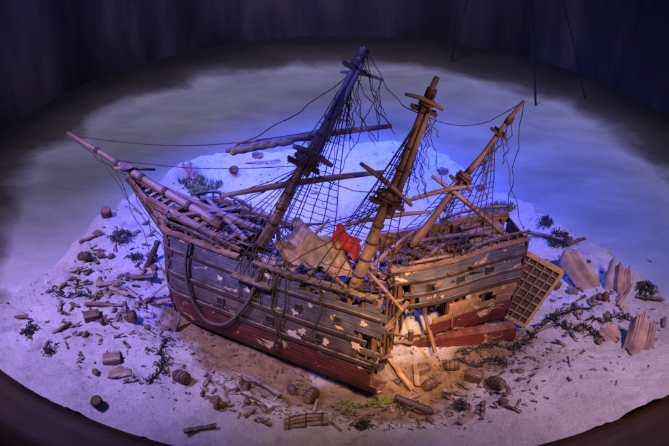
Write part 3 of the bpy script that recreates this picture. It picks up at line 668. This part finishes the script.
sheet(621,342,.20,.13,.7,.9,5,'small low sheet beside the lone torn sheet near the right edge')
sheet(193,176,.18,.16,.2,.4,9,'small brown torn sheet at the back left edge of the sand')
# barrels
pr = [(-.08,.045),(-.05,.054),(0,.060),(.05,.054),(.08,.045)]
bproto = None
def barrel(px, py, s, tilt, az, label, mat='brown', hoopm='iron'):
    s *= .86
    p = G(px, py); t = thing('barrel', label, 'barrel', p, 'barrels lost on the sand')
    t.scale = (s,s,s); t.rotation_euler = (tilt, 0, az)
    global bproto
    if bproto is None:
        a = MB(); n=16
        a.tube([(0,0,z) for z,_ in pr], [r for _,r in pr], n); body = a.build('staves', M[mat]); hs = []
        for z, r in ((-.06,.053),(-.028,.0585),(.028,.0585),(.06,.053)):
            a = MB(); a.tube([(0,0,z-.006),(0,0,z+.006)], r+.002, n); hs.append(a.build('hoop', M[hoopm]))
        a = MB(); a.tube([(0,0,.079),(0,0,.083)], .038, n); hs.append(a.build('lid', M['inner']))
        bproto = [body]+hs
        for o in bproto: o.parent = t
    else:
        for o in bproto:
            c_ = o.copy(); col.objects.link(c_); c_.parent = t; c_.name = o.name.split('.')[0]
    t.location.z += .035*s if tilt > .8 else .05*s
for a in [(107,217,1.0,.5,.3,'barrel standing tilted near the upper left edge of the sand'),
 (182,380,1.0,1.35,.9,'barrel lying alone on the sand below the bow of the wreck'),
 (311,398,1.0,1.4,-.5,'barrel lying in brown sand in front of the middle of the hull'),
 (132,320,.9,1.5,.2,'barrel lying beside the planks left of the bow'),
 (496,386,1.0,1.3,.8,'hooped barrel lying on the sand right of the broken stern half'),
 (430,387,.9,1.45,-.9,'barrel lying in front of the gap between the two hull halves'),
 (97,405,.85,.7,.4,'small barrel half sunk near the wooden rim at lower left'),
 (85,259,.9,1.2,1.2,'barrel lying among scraps at the far left of the sand'),
 (292,392,.7,1.5,.3,'smallest barrel tucked against the hull bottom'),
 (452,368,.85,1.5,1.5,'barrel lying beside the red bottom of the stern half'),
 (246,389,.7,1.3,-.2,'little dark barrel between hull bottom and loose plank'),
 (234,172,.9,1.0,.4,'barrel at the back of the sand below the upper yard')]: barrel(*a)
p = G(306,424); t = thing('half_barrel', 'striped half barrel of curved staves lying open at the front edge', 'barrel', p)
for k in range(9):
    a = lerp(-.1, PI+.1, k/8); mb = MB(); mb.bar([p+Vector((q*.16, -math.cos(a)*.07*(1-.25*q*q)+q*.03, math.sin(a)*.075*(1-.3*q*q)+.0)) for q in (-1,-.5,0,.5,1)], .024, .008, up=Vector((0,-math.cos(a),math.sin(a)))); mb.build('stave', M['brown' if k%2 else 'plank'], t)
for q in (-.75,0,.75):
    mb = MB(); mb.tube([p+Vector((q*.16, -math.cos(a)*.078*(1-.25*q*q)+q*.03, math.sin(a)*.083*(1-.3*q*q))) for a in [PI*i/12 for i in range(13)]], .005, 5); mb.build('hoop', M['iron'], t)
def plank(px, py, l, w, ang, tilt, mat, label, th=.016, name='loose_plank', cat='plank', grp='loose planks on the sand', dz=.012):
    p = G(px, py)+Vector((0,0,dz+abs(math.sin(tilt))*l/2)); e = Vector((math.cos(ang)*math.cos(tilt), math.sin(ang)*math.cos(tilt), math.sin(tilt)))*l/2
    mb = MB(); n = 6; mb.bar([lerp(p-e, p+e, q/n) for q in range(n+1)], w, th, wob=.005, taper=R.choice((1,.8,.6))); o = mb.build(name, M[mat], None, p); tag(o, label, cat, grp)
for a in [(110,285,.24,.06,.1,.1,'plank','pale plank above the row of boards at far left'),
 (104,306,.34,.05,-.1,.03,'brown','long brown board lying left of the bow barrel'),
 (140,279,.26,.07,.0,.1,'dark','dark plank nearest the bow at the same height as its foot'),
 (155,297,.30,.03,.9,.15,'plank','thin stick pointing up to the bow from lower left'),
 (160,303,.22,.05,.2,.05,'yellow','light board lying below the bow stem'),
 (120,374,.18,.10,.1,.02,'plank','short wide board alone on the lower left sand'),
 (264,388,.40,.05,-.8,.1,'dark','long dark board on brown sand in front of the hull'),
 (75,273,.25,.025,.5,.05,'mast','thin stick at far left below the round barrel'),
 (180,326,.26,.04,1.1,.9,'dark','dark post standing in the sand beside the bow foot'),
 (120,293,.20,.04,-.5,.05,'plank','small plank between the two left boards'),
 (88,240,.18,.03,.6,.05,'mast','short stick near the tilted barrel at upper left'),
 (400,380,.34,.04,2.2,.35,'yellow','yellowish plank leaning in the break of the hull'),
 (416,378,.22,.045,1.6,.2,'inner','short brown plank below the break of the hull'),
 (408,400,.22,.04,.3,.05,'plank','pale plank in front of the break'),
 (455,395,.20,.03,-.4,.05,'dark','dark stick on the sand in front of the stern half'),
 (545,238,.36,.04,-.5,.08,'dark','dark broken spar behind the lattice panel'),
 (575,243,.22,.05,.4,.08,'dark','short dark board behind the propped sheets'),
 (640,272,.26,.05,.6,.25,'dark','dark board propped up near the right edge'),
 (650,300,.24,.04,-.3,.1,'dark','dark board at the right edge above the lone torn sheet'),
 (625,298,.30,.03,.9,.2,'mast','thin spar leaning beside the propped sheets'),
 (530,200,.22,.05,.1,.08,'plank','pale board on the back sand right of the smallest mast'),
 (508,194,.16,.04,.6,.08,'brown','brown board on the back sand right of the smallest mast'),
 (466,420,.16,.05,.7,.04,'plank','small pale board at the front right of the weed line'),
 (540,330,.22,.03,.3,.04,'plank','pale stick among the dark weed at right'),
 (200,430,.24,.04,.2,.04,'dark','dark stick near the front rim at lower left'),
 (62,330,.18,.03,.8,.1,'dark','dark stick on the left sand'),
 (20,318,.14,.04,.0,.05,'brown','brown chip at the far left edge'),
 (258,164,.5,.03,.12,.05,'mast','long pale spar lying on the back edge of the sand')]: plank(*a)
def spot(k):
    while True:
        z_ = R.random()
        if z_ < .38: px, py = R.gauss(115,42), R.gauss(290,45)
        elif z_ < .74: px, py = R.uniform(200,520), R.gauss(398,18)
        elif z_ < .92: px, py = R.gauss(575,40), R.gauss(305,35)
        else: px, py = R.uniform(20,650), R.uniform(170,430)
        if not (4 < px < 665 and 165 < py < 440): continue
        q = G0(px, py)
        if inside(q.x, q.y, .4) and trench(q.x,q.y) > .26 and not (170 < px < 555 and 200 < py < 345): return px, py
for i in range(230):
    px, py = spot(i)
    plank(px, py, R.uniform(.03,.13), R.uniform(.010,.035), R.uniform(0,PI), R.uniform(0,.35), R.choice(['brown','dark','dark','plank','inner','dark']), 'tiny wood scrap lying loose on the sand', .012, 'wood_scrap', 'scrap', 'tiny wood scraps on the sand', .005)
pm = None
for i in range(26):
    px, py = spot(i); p = G(px, py)
    if pm is None:
        mb = MB(); mb.tube([(0,0,z) for z in (0,.004,.03,.055,.07,.08,.082,.07)], [.018,.026,.036,.030,.018,.022,.016,.010], 12)
        po = mb.build('clay_pot', M['clay']); pm = po
    else:
        po = pm.copy(); col.objects.link(po)
    po.location = p; s = R.uniform(.6,1.0); po.scale = (s,s,s); po.rotation_euler = (R.choice((.2,1.3,1.6)), 0, R.uniform(0,6)); po.location.z += .02*s
    tag(po, 'small brown clay pot lying on the sand', 'pot', 'small clay pots on the sand')
def box(px, py, s, az, label, mat='plank'):
    p = G(px, py)+Vector((0,0,s[2]/2-.01)); t = thing('crate', label, 'crate', p, 'crates on the sand')
    d = Vector((math.cos(az), math.sin(az), 0)); e = Vector((-d.y, d.x, 0))
    mb = MB()
    for k in range(4):
        zz = -s[2]/2+s[2]*(k+.5)/4
        for sg in (-1,1):
            mb.bar([p-d*s[0]/2+e*sg*s[1]/2+Z*zz, p+d*s[0]/2+e*sg*s[1]/2+Z*zz], .01, s[2]/4*.9); mb.bar([p-e*s[1]/2+d*sg*s[0]/2+Z*zz, p+e*s[1]/2+d*sg*s[0]/2+Z*zz], .01, s[2]/4*.9)
    mb.build('side_boards', M[mat], t); mb = MB()
    for k in range(3): mb.bar([p-d*s[0]*.52+e*s[1]*(k-1)/3+Z*s[2]/2, p+d*s[0]*.52+e*s[1]*(k-1)/3+Z*s[2]/2], s[1]/3*.9, .01)
    mb.build('lid', M[mat], t)
box(112,360,(.13,.10,.05),.2,'small pale crate on the lower left sand'); box(422,370,(.12,.08,.05),.5,'crate lying in the gap below the broken hull','brown'); box(474,378,(.12,.09,.07),-.4,'crate in front of the red stern bottom','brown'); box(92,318,(.12,.09,.06),.4,'crate at the end of the boards far left','brown')
p = G(450,342); q_ = SF.to_3x3()@Vector((1,0,0)); q_.normalize()
mb = MB(); mb.bar([lerp(p-q_*.5+Z*.02, p+q_*.56+Z*.05, q/6) for q in range(7)], .10, .12, wob=.008); tag(mb.build('keel_timber', M['redw'], None, p), 'thick red painted timber lying along the foot of the stern half', 'timber')
def cannon(px, py, az, label, tilt=0.0):
    p = G(px, py)+Z*.05; t = thing('cannon', label, 'cannon', p, 'cannons on the sand'); d = Vector((math.cos(az)*math.cos(tilt), math.sin(az)*math.cos(tilt), math.sin(tilt)))
    mb = MB(); mb.tube([p+d*a for a in (-.16,-.14,-.12,-.118,0,.002,.14,.145,.17)], [.012,.022,.032,.036,.03,.033,.024,.03,.028], 12); mb.build('gun_barrel', M['iron'], t)
    mb = MB(); sd = d.cross(Z).normalized(); mb.bar([p-d*.1-Z*.035, p+d*.07-Z*.035], .07, .03); mb.tube([p+sd*.05, p-sd*.05], .01, 6); mb.build('carriage', M['dark'], t)
cannon(152,262,1.2,'dark cannon tipped up on the sand just above the bow foot',.6); cannon(415,410,2.6,'dark cannon lying in front of the hull break')
def weed(px, py, r, n, label, mat='weed', path=None, sx=1.0, h=.05):
    c_ = G(px, py); mb = MB(); pts_ = [G(*q) for q in path] if path else None
    if pts_:
        line = [Vector((q.x,q.y,H(q.x,q.y)+.006)) for q in spline(pts_, 8)]; mb.tube(line, .007, 5)
    for i in range(n):
        if pts_: b0 = line[R.randrange(len(line))]
        else: b0 = c_
        a = R.uniform(0, 2*PI); q = r*math.sqrt(R.random()); x = b0.x+math.cos(a)*q*sx; y = b0.y+math.sin(a)*q; pts = []; dd = R.uniform(0, 2*PI); l = R.uniform(.03,.09); z0 = H(x,y)
        for k in range(5):
            dd += R.uniform(-.9,.9); pts.append((x, y, z0+.004+h*R.random()*math.sin((k+.5)/5*PI))); x += math.cos(dd)*l/4; y += math.sin(dd)*l/4
        mb.tube(pts, [.003,.005,.005,.004,.002], 4)
    tag(mb.build('seaweed_clump', M[mat], None, c_), label, 'seaweed', 'dark weed clumps on the sand')
for a in [(122,238,.09,70,'dark weed clump just right of the tilted upper left barrel'),
 (137,258,.06,36,'small dark weed clump above the tipped cannon'),
 (30,332,.06,40,'dark weed clump at the far left of the sand'),
 (50,352,.04,20,'tiny weed scrap below the far left clump'),
 (560,240,.10,80,'dark weed clump behind the propped sheets'),
 (645,290,.08,70,'dark weed clump at the right edge'),
 (462,408,.06,36,'dark weed clump on the front right sand'),
 (405,408,.05,30,'dark weed clump beside the cannon in front of the break'),
 (362,428,.06,40,'dark weed clump at the very front of the sand'),
 (545,224,.07,44,'dark weed clump by the stern rail on the back sand')]: weed(*a)
weed(163,355,.025,46,'string of dark weed running down the sand left of the hull', path=[(168,338),(160,352),(165,364),(155,378),(150,384)])
weed(520,345,.02,110,'long winding string of dark weed on the right sand', path=[(462,354),(490,346),(512,350),(530,340),(548,322),(570,312),(590,308)])
weed(560,330,.02,50,'short string of dark weed below the long one at right', path=[(552,320),(568,330),(585,328),(598,338)])
weed(470,360,.03,60,'tangle of weed in front of the red stern timber', path=[(455,360),(475,368),(490,360),(505,364)])
weed(70,300,.02,30,'thin weed strand across the far left sand', path=[(52,290),(66,298),(80,294),(96,300)])
weed(610,318,.02,40,'thin weed strand below the propped sheets', path=[(590,318),(604,322),(618,316),(632,322),(646,318)])
def moss(px, py, r, label, sx=1.6, n=160, hh=1):
    c_ = G(px, py); mb = MB()
    for i in range(n):
        a = R.uniform(0, 2*PI); q = r*math.sqrt(R.random()); x = c_.x+math.cos(a)*q*sx*(.7+.5*math.sin(a*3)); y = c_.y+math.sin(a)*q; z = H(x,y); tx, ty = R.uniform(-.03,.03), R.uniform(-.03,.03); h = R.uniform(.02,.05)*hh
        mb.tube([(x,y,z-.005),(x+tx*.4,y+ty*.4,z+h*.6),(x+tx,y+ty,z+h)], [.005,.005,.001], 4)
    tag(mb.build('grass_tuft', M['green'], None, c_), label, 'grass', 'green tufts on the sand', 'stuff')
moss(200,189,.15,'grey green tuft growing behind the bow',1.5,380,1.5); moss(497,212,.12,'yellow green tuft beside the smallest mast',1.6,260,1.3); moss(348,408,.10,'yellow green tuft in front of the hull'); moss(380,404,.06,'little green tuft close to the break of the hull'); moss(590,240,.05,'green tuft near the propped sheets')
def stone(px, py, s, seed, label):
    c_ = G(px, py); mb = MB()
    def fn(u, v):
        a = u*2*PI; b_ = v*PI; d = Vector((math.cos(a)*math.sin(b_), math.sin(a)*math.sin(b_), math.cos(b_))); k = s*(1+.45*noise.noise(d*1.6+Vector((seed,0,0)))+.15*noise.noise(d*5+Vector((seed,0,0))))
        return c_+Vector((d.x*k*1.3, d.y*k, d.z*k*.7+s*.25))
    mb.grid(fn, 18, 12, smooth=False); tag(mb.build('stone', M['rock'], None, c_), label, 'stone', 'brown stones on the sand')
for a in [(80,228,.04,1,'small stone at upper left beyond the barrel'),(98,234,.035,2,'small stone just below the upper left barrel'),(165,330,.03,4,'stone below the bow'),(215,400,.035,6,'stone on the sand in front of the hull left part'),
  (520,372,.03,9,'stone right of the hooped barrel'),(573,292,.04,10,'stone between lattice panel and propped sheets'),(480,188,.04,12,'stone on the back edge right of the smallest mast'),(443,172,.045,13,'stone on the back edge behind the smallest mast'),(258,156,.05,14,'stone on the back edge left of the tallest mast')]: stone(*a)
# grit
mb = MB()
for i in range(5600):
    px = R.uniform(5,665); py = R.uniform(160,440); p = G0(px, py)
    if not inside(p.x, p.y, .3): continue
    if R.random() > .25+.75*(1-sstep(.2,.9,trench(p.x,p.y))): continue
    z = H(p.x,p.y); l = R.uniform(.004,.015)*R.random()+.003; d = R.uniform(0,PI); e = Vector((math.cos(d),math.sin(d),R.uniform(-.2,.2)))*l*R.uniform(.8,2)
    mb.bar([Vector((p.x,p.y,z+.004))-e, Vector((p.x,p.y,z+.004))+e], l, l*.7)
tag(mb.build('wood_splinters', M['dark']), 'tiny wood splinters scattered over the sand', 'splinters', None, 'stuff')
for px0, px1, Y, r, lb in ((527,538,3.2,.014,'thickest dark cord hanging in front of the backdrop at upper right'),(556,592,3.4,.009,'slanting thin dark cord right of the thickest one'),(472,452,4.6,.010,'thin dark cord hanging left of the thickest one')):
    a = P(px0,-25,Y); b_ = P(px1,125 if px0!=472 else 60,Y); mb = MB(); mb.tube([lerp(a,b_,q/8)+Vector((.012*math.sin(q*.6),0,0)) for q in range(9)], r, 8)
    tag(mb.build('hanging_cord', M['velvet'], None, b_), lb, 'cord', 'dark cords hanging at the back')
# ------------------------------------------------------------ light
def area(loc, tgt, size, power, colr, spot=None):
    ld = bpy.data.lights.new('lamp', 'SPOT' if spot else 'AREA'); ld.energy = power; ld.color = colr
    if spot: ld.spot_size = math.radians(spot); ld.spot_blend = 1.0; ld.shadow_soft_size = size
    else: ld.size = size
    o = bpy.data.objects.new('lamp', ld); col.objects.link(o); o.location = loc
    o.rotation_euler = (Vector(tgt)-Vector(loc)).to_track_quat('-Z','Y').to_euler()
area((.3, 4.3, 4.4), (.1, .5, 0), .2, 7500, (.02,.06,1.0), 42)
area((-2.2, .6, 5.6), (-.1, .5, .4), .2, 6500, (.04,.09,1.0), 54)
area((-4.6, -3.0, 5.0), (-1.7, -1.2, 0), .3, 3300, (.50,.34,1.0), 46)
area((-2.6, -4.4, 5.2), (.4, -.2, 1.7), .2, 2400, (.09,.13,1.0), 22)
area((3.0, -4.6, 4.2), (.5, -.7, 1.0), .2, 1000, (1.0,.56,.32), 20)
area((3.8, -4.0, 4.4), (1.8, -1.8, 0), .3, 1350, (.88,.56,.85), 46)
area((1.2, -5.2, 4.2), (.55, -1.85, .25), .12, 2500, (1.0,.52,.20), 20)
area((-.6, -4.8, 5.6), (-.1, -2.0, .1), .25, 1100, (1.0,.62,.34), 26)
area((0, 1.6, 6.8), (0, 4.2, 0), .6, 1300, (.55,.50,.90), 72)
area((3.6, 1.0, 5.2), (3.0, 1.4, 0), .6, 420, (.58,.54,.92), 62)
area((-3.6, 1.0, 5.2), (-2.9, 1.6, 0), .6, 380, (.60,.52,.90), 62)
area((0, .5, 3.4), (0, 5.6, 2.0), .8, 420, (.42,.34,.80), 80)
w = bpy.data.worlds.new('World'); sc.world = w; w.use_nodes = True
w.node_tree.nodes['Background'].inputs[0].default_value = (.13,.115,.38,1); w.node_tree.nodes['Background'].inputs[1].default_value = .25
cd = bpy.data.cameras.new('Camera'); cd.sensor_width = 36; cd.lens = 50; cd.clip_start = .05; cd.clip_end = 100
cam = bpy.data.objects.new('Camera', cd); col.objects.link(cam); cam.location = CAM; cam.rotation_euler = (PI/2-PITCH, 0, 0); sc.camera = cam
sc.view_settings.view_transform = 'Standard'; sc.view_settings.look = 'None'; sc.view_settings.exposure = 0
